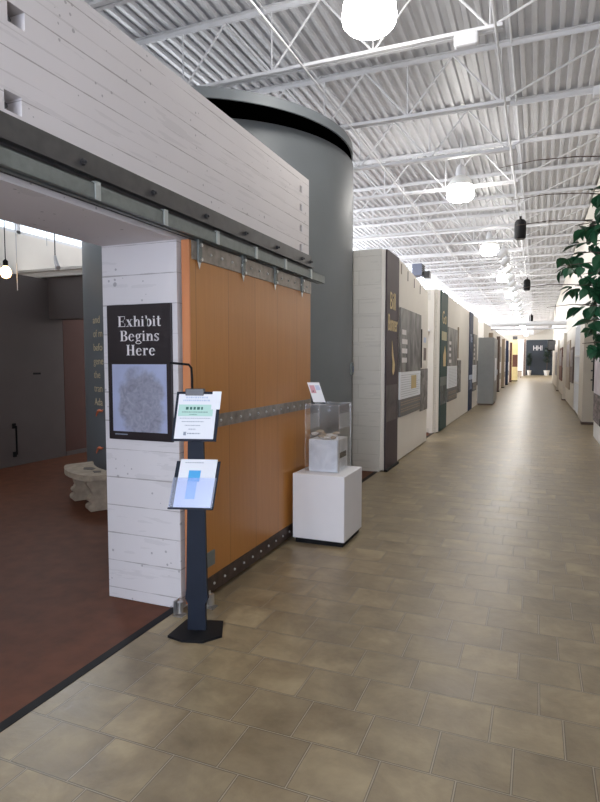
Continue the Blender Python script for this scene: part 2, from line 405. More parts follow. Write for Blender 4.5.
# square tie pockets and the column of small pockets at its end, cut into the face
cut = MB()
for (y, z, s) in ((1.93, 3.07, .045), (1.90, 2.70, .045)): cut.box(XP-.10, XP+.05, y-s, y+s, z-s*.9, z+s*.9)
for z in (3.22, 3.05, 2.86, 2.68): cut.box(XP-.05, XP+.05, 5.13, 5.19, z-.03, z+.03)
co = cut.build('cutter', M['black'])
bo = hw.modifiers.new('b', 'BOOLEAN'); bo.operation = 'DIFFERENCE'; bo.object = co; bo.solver = 'EXACT'
dg = bpy.context.evaluated_depsgraph_get(); me2 = bpy.data.meshes.new_from_object(hw.evaluated_get(dg)); hw.modifiers.clear(); hw.data = me2
bpy.data.objects.remove(co)
for i, (y, z) in enumerate(((1.93, 3.07), (1.90, 2.70))):
    b = MB().tube([(XW-.1, y, z), (XW-.03, y, z)], .014, 8).box(XW-.098, XW-.09, y-.03, y+.03, z-.03, z+.03).build('tie_bolt', M['darksteel'])
    tag(b, ('dark steel tie bolt in the upper square pocket of the white wall', 'dark steel tie bolt in the square pocket just above the dark rail plate')[i], 'bolt')

# exhibition hall partitions behind the opening
struct('wall_gallery', MB().box(-7.75, -7.42, 2.5, 7.6, 0, 2.30), M['hallwall'])
struct('wall_gallery', MB().box(-7.75, -7.43, 7.62, 10.5, 0, 2.45), M['hallbrown'])
struct('wall_gallery', MB().box(-7.75, -7.46, 2.5, 7.35, 2.30, 2.95), M['hallwall'])
struct('wall_gallery', MB().box(-7.75, -6.25, 7.352, 7.6, 2.301, 2.98), M['hallwall'])
struct('baseboard_gallery', MB().box(-7.42, -7.40, 7.6, 10.5, 0, .07), M['hallwall'])
struct('trim_4', MB().box(-8.0, -6.2, 7.28, 7.66, 2.98, 3.07).box(-8.0, -6.2, 7.24, 7.70, 3.07, 3.11), M['cream'])
# plate and caption on the dark partition
tag(MB().box(-7.42, -7.415, 6.95, 7.10, 1.40, 1.43).build('wall_plate', M['black']), 'small black plate on the dark gallery partition', 'plate')
p = thing('door_pull', 'black vertical pull handle low on the dark gallery partition', 'handle', (-7.42, 6.55, 0))
MB().tube([(.0, 0, .62), (.05, 0, .62), (.05, 0, .18), (0, 0, .18)], .014, 8).build('grip', M['black'], p, smooth=True)
MB().box(0, .012, -.03, .03, .58, .66).build('mounting_plate', M['black'], p); MB().box(0, .012, -.03, .03, .14, .22).build('mounting_plate', M['black'], p)

# far end
struct('wall_far', MB().box(-8.2, 4.2, YE, YE+.3, 0, DECK), M['wallr'])
struct('wall_far', MB().box(-1.28, 1.9, YE-1.2, YE-.9, 0, 4.28), M['slate'])
struct('wall_far', MB().box(-2.6, -1.45, YE-6.2, YE-6, 0, 4.2), M['white'])
struct('trim_5', MB().box(-1.45, -1.22, YE-6.2, YE-6, 0, 4.2), M['brown'])

# ------------------------------------------------------------ roof steel
ZB, ZT = 4.90, 5.60
def make_joist():
    j = thing('roof_joist', 'white open web steel joist spanning under the ribbed roof deck', 'joist', (0, 0, ZB), 0, 'white open web joists under the roof deck')
    t = ZT-ZB
    xl, xr = -7.4, -.40
    b = MB()
    for s in (-1, 1): b.box(xl, xr, s*.012-.004+(0 if s > 0 else 0), s*.012+.004, 0, .055).box(xl, xr, s*.012 if s > 0 else -.055, .055 if s > 0 else s*.012, 0, .007)
    b.build('bottom_chord', M['steelw'], j)
    b = MB()
    for s in (-1, 1): b.box(-8.0, XR, s*.012-.004, s*.012+.004, t, t+.055).box(-8.0, XR, s*.012 if s > 0 else -.06, .06 if s > 0 else s*.012, t+.048, t+.056)
    b.build('top_chord', M['steelw'], j)
    b = MB(); n = -.52; k = 0
    b.tube([(n, 0, .03), (1.10, 0, t+.02)], .014, 6)
    while n > -7.4:
        b.tube([(n, 0, .03), (n-.6, 0, t+.02)], .013, 6).tube([(n-.6, 0, t+.02), (n-1.2, 0, .03)], .013, 6)
        b.tube([(n, 0, .03), (n, 0, t+.02)], .009, 6)
        n -= 1.2
    b.tube([(n, 0, .03), (-7.95, 0, t+.02)], .014, 6)
    b.build('web', M['steelw'], j)
    return j
j0 = make_joist(); sp = 1.785; y = 6.30-sp*5
ys = []
while y < YE-1: ys.append(y); y += sp
for i, y in enumerate(ys):
    if i == 0: j0.location = (0, y, ZB)
    else: dup(j0, (0, y, ZB))
for i, (x, z) in enumerate(((-.46, ZB-.012), (-.40, ZT+.03), (-2.5, ZB-.012), (-3.0, ZT+.03), (-4.9, ZB-.012), (-6.6, ZB-.012))):
    r = MB().tube([(x, ys[0], z), (x, ys[-1], z)], .013, 6).build('bridging_rod', M['steelw'])
    tag(r, ['thin white bridging rod under the joist ends, right of the pendant lamps', 'thin white bridging rod between joist top chords right of the lamps', 'thin white bridging rod under the joists left of the pendant lamps',
            'thin white bridging rod between joist tops left of the lamps', 'thin white bridging rod under the joists above the grey cylinder', 'thin white bridging rod under the joists nearest the clerestory'][i], 'rod', 'bridging rods along the roof joists')
# conduit with junction boxes
c = thing('electrical_conduit', 'thin white conduit with a box, fixed along a joist near the right wall', 'conduit', (0, 8.13, 4.86))
MB().tube([(-.4, -.05, -.0), (1.15, -.05, 0)], .012, 6).build('pipe', M['steelw'], c)
MB().box(.55, .67, -.11, .0, -.05, .06, .008).build('junction_box', M['steelw'], c)
b = tag(MB().box(-.86, -.62, 6.19, 6.29, 4.76, 4.895, .03).build('ballast_box', M['steelw']), 'white rounded box hanging under the end of the nearest joist', 'box')
# galvanised ventilation duct crossing far ahead
dct = thing('crossing_pipe', 'thick white pipe crossing the corridor with a thin pipe beneath it', 'pipe', (0, 28.6, 3.2))
MB().tube([(-4.6, 0, .14), (XR, 0, .14)], .10, 14).build('main_pipe', M['steelw'], dct, smooth=True)
MB().tube([(-4.6, 0, -.10), (XR, 0, -.10)], .035, 10).build('thin_pipe', M['steelw'], dct, smooth=True)
MB().tube([(-.33, 0, .2), (-.33, 0, 1.75)], .012, 6).tube([(-3.3, 0, .2), (-3.3, 0, 1.75)], .012, 6).build('hanger_rod', M['steelw'], dct)

# ------------------------------------------------------------ pendant high-bay lamps
def make_lamp():
    l = thing('pendant_lamp', 'x', 'lamp', (0, 0, 0), 0, 'glowing high bay pendants')
    MB().lathe([(.02, -.01), (.12, -.008), (.20, .01), (.235, .05), (.245, .10), (.235, .20), (.215, .25), (.02, .25)], seg=32).build('glowing_shade', M['glow'], l, smooth=True)
    MB().lathe([(.22, .252), (.20, .32), (.15, .40), (.10, .43), (.02, .435)], seg=32).build('upper_reflector', M['reflector'], l, smooth=True)
    MB().lathe([(.09, .44), (.09, .52), (.07, .60), (.04, .64), (.02, .65)], seg=20).build('ballast_housing', M['steelw'], l, smooth=True)
    MB().tube([(0, 0, .60), (0, 0, 1.17)], .012, 8).build('stem', M['steelw'], l)
    return l
lamp0 = make_lamp()
LY = [-.75, 5.25, 11.25, 17.2, 23.1, 29.0, 35, 41, 47, 53, 59, 65, 71]  # first lamp is unseen, added behind the camera to brighten front faces
names = ['glowing pendant lamp behind the photographer, above the entrance', 'glowing pendant lamp cut by the top of the picture, nearest of the row', 'second glowing pendant lamp from the camera, above the plum banner wall',
 'third glowing pendant lamp from the camera', 'fourth glowing pendant lamp from the camera, beside the first spotlights', 'fifth glowing pendant lamp from the camera']
for i, y in enumerate(LY):
    x = -1.47+.24*min(1, max(0, i-1)/3)
    lb = names[i] if i < len(names) else 'small distant glowing pendant lamp beyond the crossing pipe, number %d in the row' % i
    if i == 0: lamp0.location = (x, y, 4.58); lamp0['label'] = lb
    else: dup(lamp0, (x, y, 4.58), lb)
# hanging bare bulb in the hall
p = thing('bulb_pendant', 'glowing warm bulb hanging on a cord inside the dark gallery', 'lamp', (-6.28, 5.5, 2.74))
MB().lathe([(.002, -.08), (.045, -.065), (.07, -.01), (.055, .045), (.024, .075), (.002, .08)], seg=20).build('bulb', M['bulb'], p, smooth=True)
MB().lathe([(.024, .075), (.03, .08), (.03, .14), (.01, .16)], seg=14).build('socket', M['black'], p, smooth=True)
MB().tube([(0, 0, .15), (0, 0, 2.28)], .006, 6).build('cord', M['black'], p)
p = thing('gallery_spotlight', 'small pale spotlight hanging on a rod before the cream gallery ledge', 'spotlight', (-6.45, 6.5, 2.98))
MB().tube([(0, 0, .12), (0, 0, 2.69)], .008, 6).build('rod', M['darksteel'], p)
MB().tube([(0, 0, .14), (.04, -.02, .03), (.09, -.04, -.04)], [.018, .03, .038], 12).build('spot_head', M['steelw'], p, smooth=True)
for i, (x, y) in enumerate(((-6.22, 5.62), (-6.7, 6.6))):
    tag(MB().tube([(x, y, 2.52 if i == 0 else 3.3), (x, y, 5.67)], .005, 6).build('hanging_wire', M['steelw']), ('long thin white wire hanging just right of the gallery bulb', 'short thin wire hanging left of the gallery spotlight')[i], 'wire')

# black pendant speakers
def make_spk():
    s = thing('pendant_speaker', 'x', 'speaker', (0, 0, 0), 0, 'black pendant speakers')
    MB().lathe([(.075, 0), (.10, .02), (.108, .17), (.10, .31), (.07, .35), (.02, .36)], seg=24).build('enclosure', M['black'], s, smooth=True)
    MB().lathe([(.002, -.004), (.08, -.003), (.085, .012)], seg=20).build('grille', M['darksteel'], s, smooth=True)
    MB().tube([(0, 0, .35), (0, 0, .42)], .02, 8).build('cap', M['black'], s)
    MB().tube([(0, 0, .40), (0, 0, 1.78)], .004, 5).build('cable', M['steelw'], s)
    return s
s0 = make_spk()
for i, (y, lb) in enumerate(((11.7, 'largest black cylindrical speaker, hanging nearest to the camera'), (20.1, 'middle black cylindrical speaker hanging level with the ficus leaf tip'), (35.2, 'smallest black cylindrical speaker hanging just above the crossing pipe'))):
    if i == 0: s0.location = (-.35, y, 3.88); s0['label'] = lb
    else: dup(s0, (-.36, y, 3.88), lb)

# spotlight track
tr = thing('lighting_track', 'long white lighting track hung along the corridor, carrying spotlights', 'track', (-.82, 14.7, 4.40))
MB().box(-.015, .015, 0, 20.5, 0, .03).build('rail', M['steelw'], tr)
for y in (.3, 6, 12, 20.2): MB().tube([(0, y, .03), (0, y, 1.2)], .006, 5).build('suspension_rod', M['steelw'], tr)
def make_spot():
    s = thing('track_spotlight', 'x', 'spotlight', (0, 0, 0), 0, 'white spotlights on the track')
    MB().box(-.03, .03, -.06, .06, -.05, 0, .006).build('track_adapter', M['steelw'], s)
    MB().tube([(.0, 0, -.05), (.0, 0, -.10)], .010, 6).build('yoke', M['steelw'], s)
    d = Vector((-.75, .12, -.62)).normalized(); a = Vector((.08, 0, -.08))
    MB().tube([a, a+d*.04, a+d*.17, a+d*.25], [.045, .075, .085, .10], 16).build('spot_head', M['steelw'], s, smooth=True)
    return s
sp0 = make_spot()
SY = [15.0, 16.3, 17.8, 19.4, 21.0, 22.8, 24.6, 26.8, 29.0, 31.5, 34.0]
for i, y in enumerate(SY):
    lb = 'white track spotlight, nearest to the camera' if i == 0 else 'white track spotlight, last of the row towards the far end' if i == len(SY)-1 else 'white track spotlight, %s from the camera' % ['second','third','fourth','fifth','sixth','seventh','eighth','ninth','tenth'][i-1]
    if i == 0: sp0.location = (-.82, y, 4.40); sp0['label'] = lb
    else: dup(sp0, (-.82, y, 4.40), lb)

# unit heater high on the left
h = thing('unit_heater', 'blue-grey louvred heater hanging above the first cream exhibit wall', 'heater', (-3.02, 16, 3.98))
MB().box(-.16, .10, -.2, .2, -.06, .26, .01).build('casing', mat('heater_grey', (.20, .22, .30), .5), h)
lv = MB()
for k in range(6): lv.prism([(-.19, -.04+k*.05), (.19, -.04+k*.05), (.19, -.02+k*.05), (-.19, -.02+k*.05)], 'x', .10, .125)
lv.build('louvre', M['darksteel'], h)
MB().box(.13, .30, -.12, .12, -.12, .06, .01).build('motor', M['darksteel'], h)
MB().tube([(0, 0, .26), (0, 0, 1.6)], .008, 6).build('hanger_rod', M['steelw'], h)

# ------------------------------------------------------------ big grey cylinder
CX, CY, CR = -4.28, 7.48, 1.90
cy = thing('theatre_drum', 'huge slate grey cylinder rising behind the white wall and wooden door', 'cylinder', (CX, CY, 0))
MB().lathe([(CR, 0), (CR, 4.32)], seg=96, cap=False).build('drum_wall', M['column'], cy, smooth=True)
MB().lathe([(.0, 4.322), (CR-.004, 4.322)], seg=96).build('drum_top', M['blacksoft'], cy)
# overhanging rim ring, set forward so its soffit shows
rc = Vector((.05, -.42, 0)); RR = 1.965
ring = MB(); seg = 96
ring.lathe([(RR-.02, 4.33), (RR, 4.33), (RR, 4.44), (RR-.10, 4.44)], cx=rc.x, cy=rc.y, seg=seg, cap=False)
ring.build('rim', M['column'], cy, smooth=True)
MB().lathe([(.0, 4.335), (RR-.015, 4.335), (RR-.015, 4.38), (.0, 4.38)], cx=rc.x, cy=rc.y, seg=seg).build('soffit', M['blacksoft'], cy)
def on_drum(px, z, out=0.0):
    """point where the sight line at bearing px meets the drum"""
    a = math.atan((px-300)/580)-YAW; d = Vector((math.sin(a), math.cos(a)))
    c = Vector((CX, CY)); b = d.dot(c); q = c.length_squared-CR**2
    t = b-math.sqrt(max(0, b*b-q)); P = d*t
    return math.atan2(P.y-CY, P.x-CX)
a0 = on_drum(94.5, 0)
lines = [('and', 2.08), ('of m', 1.91), ('befo', 1.74), ('gene', 1.57), ('the', 1.40), ('tran', 1.23), ('Ada', 1.06)]
for s, z in lines:
    text_obj('lettering', s, .13, M['goldhall'], cy, lambda u, v, w, z=z: ((CR+.003+w)*math.cos(a0+u/CR), (CR+.003+w)*math.sin(a0+u/CR), z+v), .002, 1.1, 'LEFT')
for k, (z, da) in enumerate(((.92, .03), (.45, .02))):
    MB().tube([((CR+.012)*math.cos(a0+da+.10*t), (CR+.012)*math.sin(a0+da+.10*t), z+.12*t+.03*math.sin(t*5)) for t in [i/8 for i in range(9)]], [.006+.012*math.sin(PI*i/8) for i in range(9)], 6).build('ribbon_motif', M['orange'], cy)
# light switch on the drum
a1 = on_drum(350.5, 0)
sw = thing('wall_switch', 'small blue-grey switch box on the right edge of the grey cylinder', 'switch', (CX+CR*math.cos(a1), CY+CR*math.sin(a1), 1.42), a1)
MB().box(-.01, .035, -.045, .045, 0, .17, .006).build('back_box', M['galv'], sw)
MB().box(.035, .042, -.02, .02, .04, .12).build('rocker', mat('switch_blue', (.12, .16, .28), .4), sw)

# ------------------------------------------------------------ sliding door rail and door
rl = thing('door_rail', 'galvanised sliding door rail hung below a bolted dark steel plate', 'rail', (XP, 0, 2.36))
MB().box(0, .012, -1.5, 5.40, .17, .28, .003).box(0, .04, -1.5, 5.40, .158, .17).box(0, .006, -1.5, 5.40, .03, .17).build('backing_plate', M['darksteel'], rl)  # real plate and lip; the thin lowest box paints the shadow gap dark
r = MB().box(.055, .125, -1.5, 5.48, .085, .09).box(.120, .125, -1.5, 5.48, .02, .09).box(.055, .060, -1.5, 5.48, .02, .09)
r.box(.055, .078, -1.5, 5.48, .016, .021).box(.102, .125, -1.5, 5.48, .016, .021)
r.build('box_track', M['galv'], rl)
for y in (.55, 1.12, 1.69, 2.26, 2.81, 3.39, 3.96, 4.51, 5.1):
    MB().box(.006, .13, y-.018, y+.018, .091, .099).box(.126, .132, y-.018, y+.018, .012, .099).build('bracket', M['zinc'], rl)
for y in (.6, 1.17, 1.73, 2.29, 2.85, 3.43, 4.0, 4.58, 5.15, 5.36):
    MB().tube([(.012, y, .215), (.03, y, .215)], .016, 6).tube([(.03, y, .215), (.045, y, .215)], .008, 8).build('bolt', M['darksteel'], rl)

DX0, DX1, DY0, DY1, DZ0, DZ1 = -2.072, -2.02, 3.12, 5.22, .03, 2.36
dr = thing('sliding_door', 'large orange-brown wooden sliding door with riveted steel bands', 'door', (-2.05, DY0, 0))
MB().box(DX0, DX1, DY0+.012, DY1, DZ0, DZ1).build('wooden_leaf', M['wood'], dr, True)
MB().box(DX0, DX1+.003, DY0, DY0+.012, DZ0, DZ1).build('edge_strip', M['woodedge'], dr, True)
for z0, z1, y0, y1, mm, nm in ((2.245, 2.36, DY0+.03, DY0+1.32, 'band', 'top_band'), (2.245, 2.36, DY0+1.325, DY1, 'band', 'top_band'), (1.155, 1.245, DY0+.14, DY1, 'band', 'middle_band'), (.031, .145, DY0+.03, DY1, 'bandlow', 'bottom_band')):
    b = MB().box(DX1, DX1+.008, y0, y1, z0, z1, .001).build(nm, M[mm], dr, True)
    st = MB(); y = y0+.08
    while y < y1-.03:
        st.tube([(DX1+.006, y, (z0+z1)/2), (DX1+.013, y, (z0+z1)/2), (DX1+.018, y, (z0+z1)/2)], [.010, .010, .005], 8); y += .145
    s = st.build('rivets', M['chrome'], b, True); 
for y in (3.23, 3.83, 4.39, 4.98):
    hgr = MB().box(DX1+.008, DX1+.020, y-.022, y+.022, 2.235, 2.375, .002).box(DX1-.02, DX1+.02, y-.006, y+.006, 2.36, 2.376).build('hanger', M['galv'], dr, True)
    MB().tube([(DX1+.02, y, 2.34), (DX1+.034, y, 2.34)], .012, 6).tube([(DX1+.02, y, 2.25), (DX1+.034, y, 2.25)], .012, 6).prism([(y-.02, 2.24), (y+.02, 2.24), (y, 2.19)], 'x', DX1+.0085, DX1+.012).build('bolt', M['chrome'], hgr, True)
MB().box(DX1, DX1+.01, 3.28, 3.39, .22, .32, .002).build('flush_pull', M['galv'], dr, True)
# guide rollers on the floor by the door's near end
for i, (x, y) in enumerate(((-2.05, 3.02), (-1.93, 3.20))):
    g = thing('door_guide', ('zinc floor guide at the foot of the white pier, left of the stand post', 'zinc floor guide before the wooden door, right of the stand post')[i], 'guide', (x, y, 0), 0, None)
    MB().box(-.03, .03, -.03, .03, 0, .008).box(-.03, -.022, -.03, .03, 0, .10).build('bracket', M['chrome'], g)
    MB().lathe([(.005, .02), (.02, .02), (.02, .09), (.005, .09)], seg=14).build('roller', M['chrome'], g, smooth=True)

# ------------------------------------------------------------ poster on the pier
def sketch_mat():
    m, nt, p = new_mat('faint_drawing'); L = nt.links; o, (x, y, z) = xyz(nt)
    nz = N(nt, 'ShaderNodeTexNoise'); nz.inputs['Scale'].default_value = 20; nz.inputs['Detail'].default_value = 8; nz.inputs['Distortion'].default_value = 1.5; L.new(o, nz.inputs['Vector'])
    n2 = N(nt, 'ShaderNodeTexNoise'); n2.inputs['Scale'].default_value = 9; n2.inputs['Detail'].default_value = 5; L.new(o, n2.inputs['Vector'])
    dx = mth(nt, 'DIVIDE', mth(nt, 'SUBTRACT', x, .02), .20); dz = mth(nt, 'DIVIDE', mth(nt, 'ADD', z, .20), .26)
    d = mth(nt, 'ADD', mth(nt, 'POWER', mth(nt, 'ABSOLUTE', dx), 2.4), mth(nt, 'POWER', mth(nt, 'ABSOLUTE', dz), 2.4))
    d = mth(nt, 'ADD', d, mth(nt, 'MULTIPLY', mth(nt, 'SUBTRACT', n2.outputs[0], .5), 1.6))
    msk = mth(nt, 'MINIMUM', mth(nt, 'MAXIMUM', mth(nt, 'MULTIPLY', mth(nt, 'SUBTRACT', .85, d), 2.6), 0.0), 1.0)
    c1 = mixc(nt, nz.outputs[0], (.07, .07, .085), (.46, .46, .54))
    base = mixc(nt, n2.outputs[0], (.33, .36, .52), (.42, .46, .64))
    L.new(mixc(nt, mth(nt, 'MULTIPLY', msk, .85), base, c1), p.inputs['Base Color']); p.inputs['Roughness'].default_value = .35
    return m
pc = Vector((-2.38, 3.10, 1.53))
po = thing('exhibit_poster', 'black poster with white serif words above a pale drawing, on the pier', 'poster', pc)
MB().box(-.25, .25, -.018, 0, -.44, .44, .002).build('board', M['posterb'], po)
MB().box(-.213, .213, -.021, -.018, -.385, .055).build('picture', sketch_mat(), po)
MB().box(-.20, -.10, -.0195, -.018, -.408, -.402).build('caption', M['ink'], po)
# slab-serif letters of the poster
def R(x0, y0, x1, y1): return [(x0, y0), (x1, y0), (x1, y1), (x0, y1)]
def arc(cx, cy, ro, so, ri, si, a0=0, a1=360, icx=None, n=20):
    icx = cx if icx is None else icx; out = []
    for i in range(n):
        t, u = [math.radians(a0+(a1-a0)*k/n) for k in (i, i+1)]
        out.append([(cx+ro*math.cos(t), cy+so*math.sin(t)), (cx+ro*math.cos(u), cy+so*math.sin(u)), (icx+ri*math.cos(u), cy+si*math.sin(u)), (icx+ri*math.cos(t), cy+si*math.sin(t))])
    return out
def disc(cx, cy, r): return [[(cx+r*math.cos(2*PI*k/12), cy+r*math.sin(2*PI*k/12)) for k in range(12)]]
hh = [R(.36+.1, 0, .62, .46), R(.38, 0, .69, .045)]+arc(.395, .44, .225, .24, .065, .19, 0, 180)+[R(0, 0, .30, .045)]
G = {
 'E': ([R(.09, 0, .28, 1), R(0, .95, .72, 1), R(0, 0, .74, .05), R(.28, .485, .55, .53), R(.67, .70, .72, 1), R(.69, 0, .74, .32), R(.52, .36, .56, .65)], .80),
 'x': ([[(.05, .68), (.25, .68), (.62, 0), (.42, 0)], [(.10, 0), (.155, 0), (.54, .68), (.485, .68)], R(0, .64, .30, .685), R(.40, .64, .64, .685), R(.0, 0, .25, .045), R(.36, 0, .67, .045)], .70),
 'h': ([R(.07, 0, .23, 1), R(0, .955, .23, 1)]+hh, .72),
 'n': ([R(.07, 0, .23, .68), R(0, .64, .23, .685)]+hh, .72),
 'i': ([R(.07, 0, .23, .68), R(0, .64, .23, .685), R(0, 0, .30, .045)]+disc(.14, .87, .08), .36),
 'b': ([R(.07, 0, .20, 1), R(0, .955, .20, 1), R(.07, 0, .23, .7)]+arc(.36, .34, .27, .355, .10, .30), .69),
 't': ([R(.10, .12, .26, .92), R(0, .64, .40, .685)]+arc(.27, .14, .17, .155, .02, .10, 180, 330), .44),
 'B': ([R(.09, 0, .28, 1), R(0, .95, .42, 1), R(0, 0, .44, .05), R(.28, .495, .44, .54)]+arc(.40, .765, .29, .235, .11, .19, -90, 90)+arc(.42, .27, .32, .27, .13, .22, -90, 90), .80),
 'e': (arc(.31, .34, .30, .355, .145, .30, 8, 322)+[R(.14, .37, .60, .415), [(.45, .37), (.61, .37), (.60, .50), (.46, .46)]], .66),
 'g': (arc(.27, .46, .23, .235, .09, .19)+arc(.30, -.13, .29, .16, .21, .11)+[R(.10, .12, .22, .26), R(.12, -.02, .46, .09), [(.42, .60), (.58, .66), (.58, .72), (.40, .66)]]+disc(.56, .66, .06), .64),
 's': (arc(.26, .50, .22, .195, .09, .15, 25, 275)+arc(.26, .185, .23, .20, .09, .15, -155, 95)+[[(.07, .45), (.2, .52), (.47, .25), (.38, .15)], R(.44, .50, .48, .68), R(.03, 0, .07, .2)], .56),
 'H': ([R(.09, 0, .28, 1), R(.58, 0, .77, 1), R(0, .955, .37, 1), R(.49, .955, .86, 1), R(0, 0, .37, .045), R(.49, 0, .86, .045), R(.28, .48, .58, .53)], .92),
 'r': ([R(.07, 0, .23, .68), R(0, .64, .23, .685), R(0, 0, .32, .045)]+arc(.38, .46, .17, .23, .13, .18, 70, 180)+disc(.42, .585, .085), .56)}
b = MB()
for word, cx, zb, cap in (('Exhibit', .01, .298, .068), ('Begins', .012, .205, .068), ('Here', .02, .113, .068)):
    k = cap*1.17; wid = sum(G[ch][1]+.03 for ch in word)*k; x = cx-wid/2
    for ch in word:
        for poly in G[ch][0]:
            b.poly([(x+u*k, -.0195, zb+v*cap) for u, v in poly])
        x += (G[ch][1]+.03)*k
b.build('lettering', M['letters'], po)

# ------------------------------------------------------------ information stand
isd = thing('information_stand', 'dark blue floor stand with a framed notice and a leaflet tray', 'stand', (-1.835, 2.88, 0), math.radians(17))
pts = [(-.15, -.10), (-.05, -.15), (.07, -.15), (.165, -.07), (.13, .12), (-.10, .12)]
MB().prism(pts, 'z', 0, .014).build('base', M['black'], isd)
pb = MB()
prof = [(0.012, .055, .018), (.17, .052, .018), (.20, .068, .018), (.26, .062, .018), (.75, .052, .016), (1.15, .046, .014), (1.44, .046, .012)]
rings = []
for z, w, d in prof:
    lean = .02*z
    rings.append([pb.b.verts.new((sx*w-.0, sy*d+lean, z)) for sx, sy in ((-1, -1), (1, -1), (1, 1), (-1, 1))])
for A, B in zip(rings, rings[1:]):
    for k in range(4): pb.b.faces.new([A[k], A[(k+1) % 4], B[(k+1) % 4], B[k]])
pb.b.faces.new(rings[0][::-1]); pb.b.faces.new(rings[-1])
pb.build('post', M['navy'], isd)
MB().box(-.055, .055, .0, .04, 1.40, 1.445, .003).build('top_clamp', M['darksteel'], isd)
MB().tube([(-.02, .025, 1.43), (-.022, .03, 1.50), (-.028, .04, 1.565), (-.045, .045, 1.585), (-.16, .06, 1.595)], .0075, 8).build('bent_arm', M['black'], isd, smooth=True)
def tilted(name, cx, cz, yb, tilt, shear=0):
    """an empty-free tilted frame: returns a mapper for u(right), v(up), w(towards viewer)"""
    ct, st = math.cos(tilt), math.sin(tilt)
    return lambda u, v, w: (cx+u+shear*v, yb-w*ct+v*st, cz+v*ct+w*st)
def tbox(mp, u0, u1, v0, v1, w0, w1, mb=None):
    mb = mb or MB()
    vs = [mb.b.verts.new(mp(u, v, w)) for w in (w0, w1) for (u, v) in ((u0, v0), (u1, v0), (u1, v1), (u0, v1))]
    for f in ((3,2,1,0), (4,5,6,7), (0,1,5,4), (1,2,6,5), (2,3,7,6), (3,0,4,7)): mb.b.faces.new([vs[i] for i in f])
    return mb
mp = tilted('', .022, 1.285, -.02, .28, .05)
fr = tbox(mp, -.135, .125, -.145, .145, 0, .012).build('notice_frame', M['navy'], isd)
tbox(mp, -.120, .108, -.132, .130, .012, .014).build('notice_sheet', M['paper'], fr)
tbox(mp, -.113, .090, .000, .068, .014, .0148).build('green_panel', M['mint'], fr)
tbox(mp, .078, .130, .040, .146, .015, .017).build('white_tab', M['paper'], fr)  # plain white rectangle over the upper right corner of the frame
t = MB()
def words(v, h, u0, u1, step=.012):
    u = u0
    while u < u1:
        w = random.uniform(.5, 1.3)*step; tbox(mp, u, min(u1, u+w), v, v+h, .0148, .0152, t); u += w+step*.35
words(.105, .010, -.075, .055); words(.088, .009, -.090, .070, .010)
t.build('blue_print', M['paleink'], fr); t = MB()
words(.038, .016, -.070, .030, .022); words(.022, .004, -.090, .060, .008); words(.008, .003, -.045, .0, .006)
t.build('dark_print', mat('green_ink', (.05, .16, .13), .8), fr); t = MB()
words(-.014, .003, -.10, .08, .008); words(-.034, .004, -.085, .045, .008); words(-.056, .004, -.065, .025, .008); words(-.078, .004, -.04, .0, .008); words(-.104, .006, -.045, .03, .01)
tbox(mp, -.068, -.052, -.112, -.092, .0148, .0152, t)
t.build('grey_print', M['ink'], fr)
mp = tilted('', .01, .885, -.03, .30, .10)
ty = tbox(mp, -.135, .125, -.14, .14, 0, .008)
tbox(mp, -.135, .125, -.14, -.130, .008, .032, ty); ty = ty.build('leaflet_tray', M['navy'], isd)
tbox(mp, -.110, .108, -.128, .150, .009, .014).build('leaflet_stack', M['paper'], ty)
tbox(mp, -.050, .020, .02, .085, .0145, .015).build('blue_print', M['cyan'], ty)
tbox(mp, -.050, .008, -.08, .02, .0145, .015).build('pale_blue_print', mat('light_cyan', (.28, .56, .86), .7), ty)
t = MB(); words(.128, .004, -.08, .03, .01); t.build('grey_print', M['ink'], ty)
MBp = tbox(mp, -.132, .122, -.13, .04, .028, .031)
m_, nt_, p_ = new_mat('frosted_acrylic')
gm = glass_mat('frosted_acrylic', (.85, .88, .97), .08, .35)
tbox(mp, -.132, -.129, -.13, .04, .010, .028, MBp)
MBp.build('clear_pocket', gm, ty)

# ------------------------------------------------------------ pedestal and donation case
pd = thing('display_pedestal', 'white painted pedestal block standing against the wooden door', 'pedestal', (-1.735, 4.94, 0))
MB().box(-.22, .22, -.25, .24, 0, .045).build('recessed_plinth', M['black'], pd)
MB().box(-.24, .24, -.27, .27, .045, .62, .006).build('body', M['ped'], pd)
bx = thing('donation_case', 'clear acrylic case with aluminium lower box standing on the white pedestal', 'case', (-1.745, 4.97, .62))
MB().box(-.135, .135, -.15, .15, .002, .29, .004).build('metal_box', M['brushed'], bx)
MB().box(.1351, .138, -.08, .10, .12, .17).build('coin_slot', M['black'], bx)
ac = MB()
for q in ((-.16, .16, -.175, -.170, .0, .60), (-.16, .16, .170, .175, 0, .60), (-.16, -.155, -.17, .17, 0, .60), (.155, .16, -.17, .17, 0, .60), (-.16, .16, -.175, .175, .60, .605)): ac.box(*q)
ac.build('acrylic_cover', M['acryl'], bx)
ed = MB()
for (x, y) in ((-.158, -.173), (.158, -.173), (-.158, .173), (.158, .173)): ed.box(x-.003, x+.003, y-.003, y+.003, 0, .605)
for (x0, x1, y0, y1) in ((-.16, .16, -.176, -.171), (-.16, .16, .171, .176), (-.161, -.156, -.175, .175), (.156, .161, -.175, .175)): ed.box(x0, x1, y0, y1, .600, .606)
ed.build('bright_edges', glass_mat('acrylic_edge', (.9, .92, .93), .35, .2), bx)
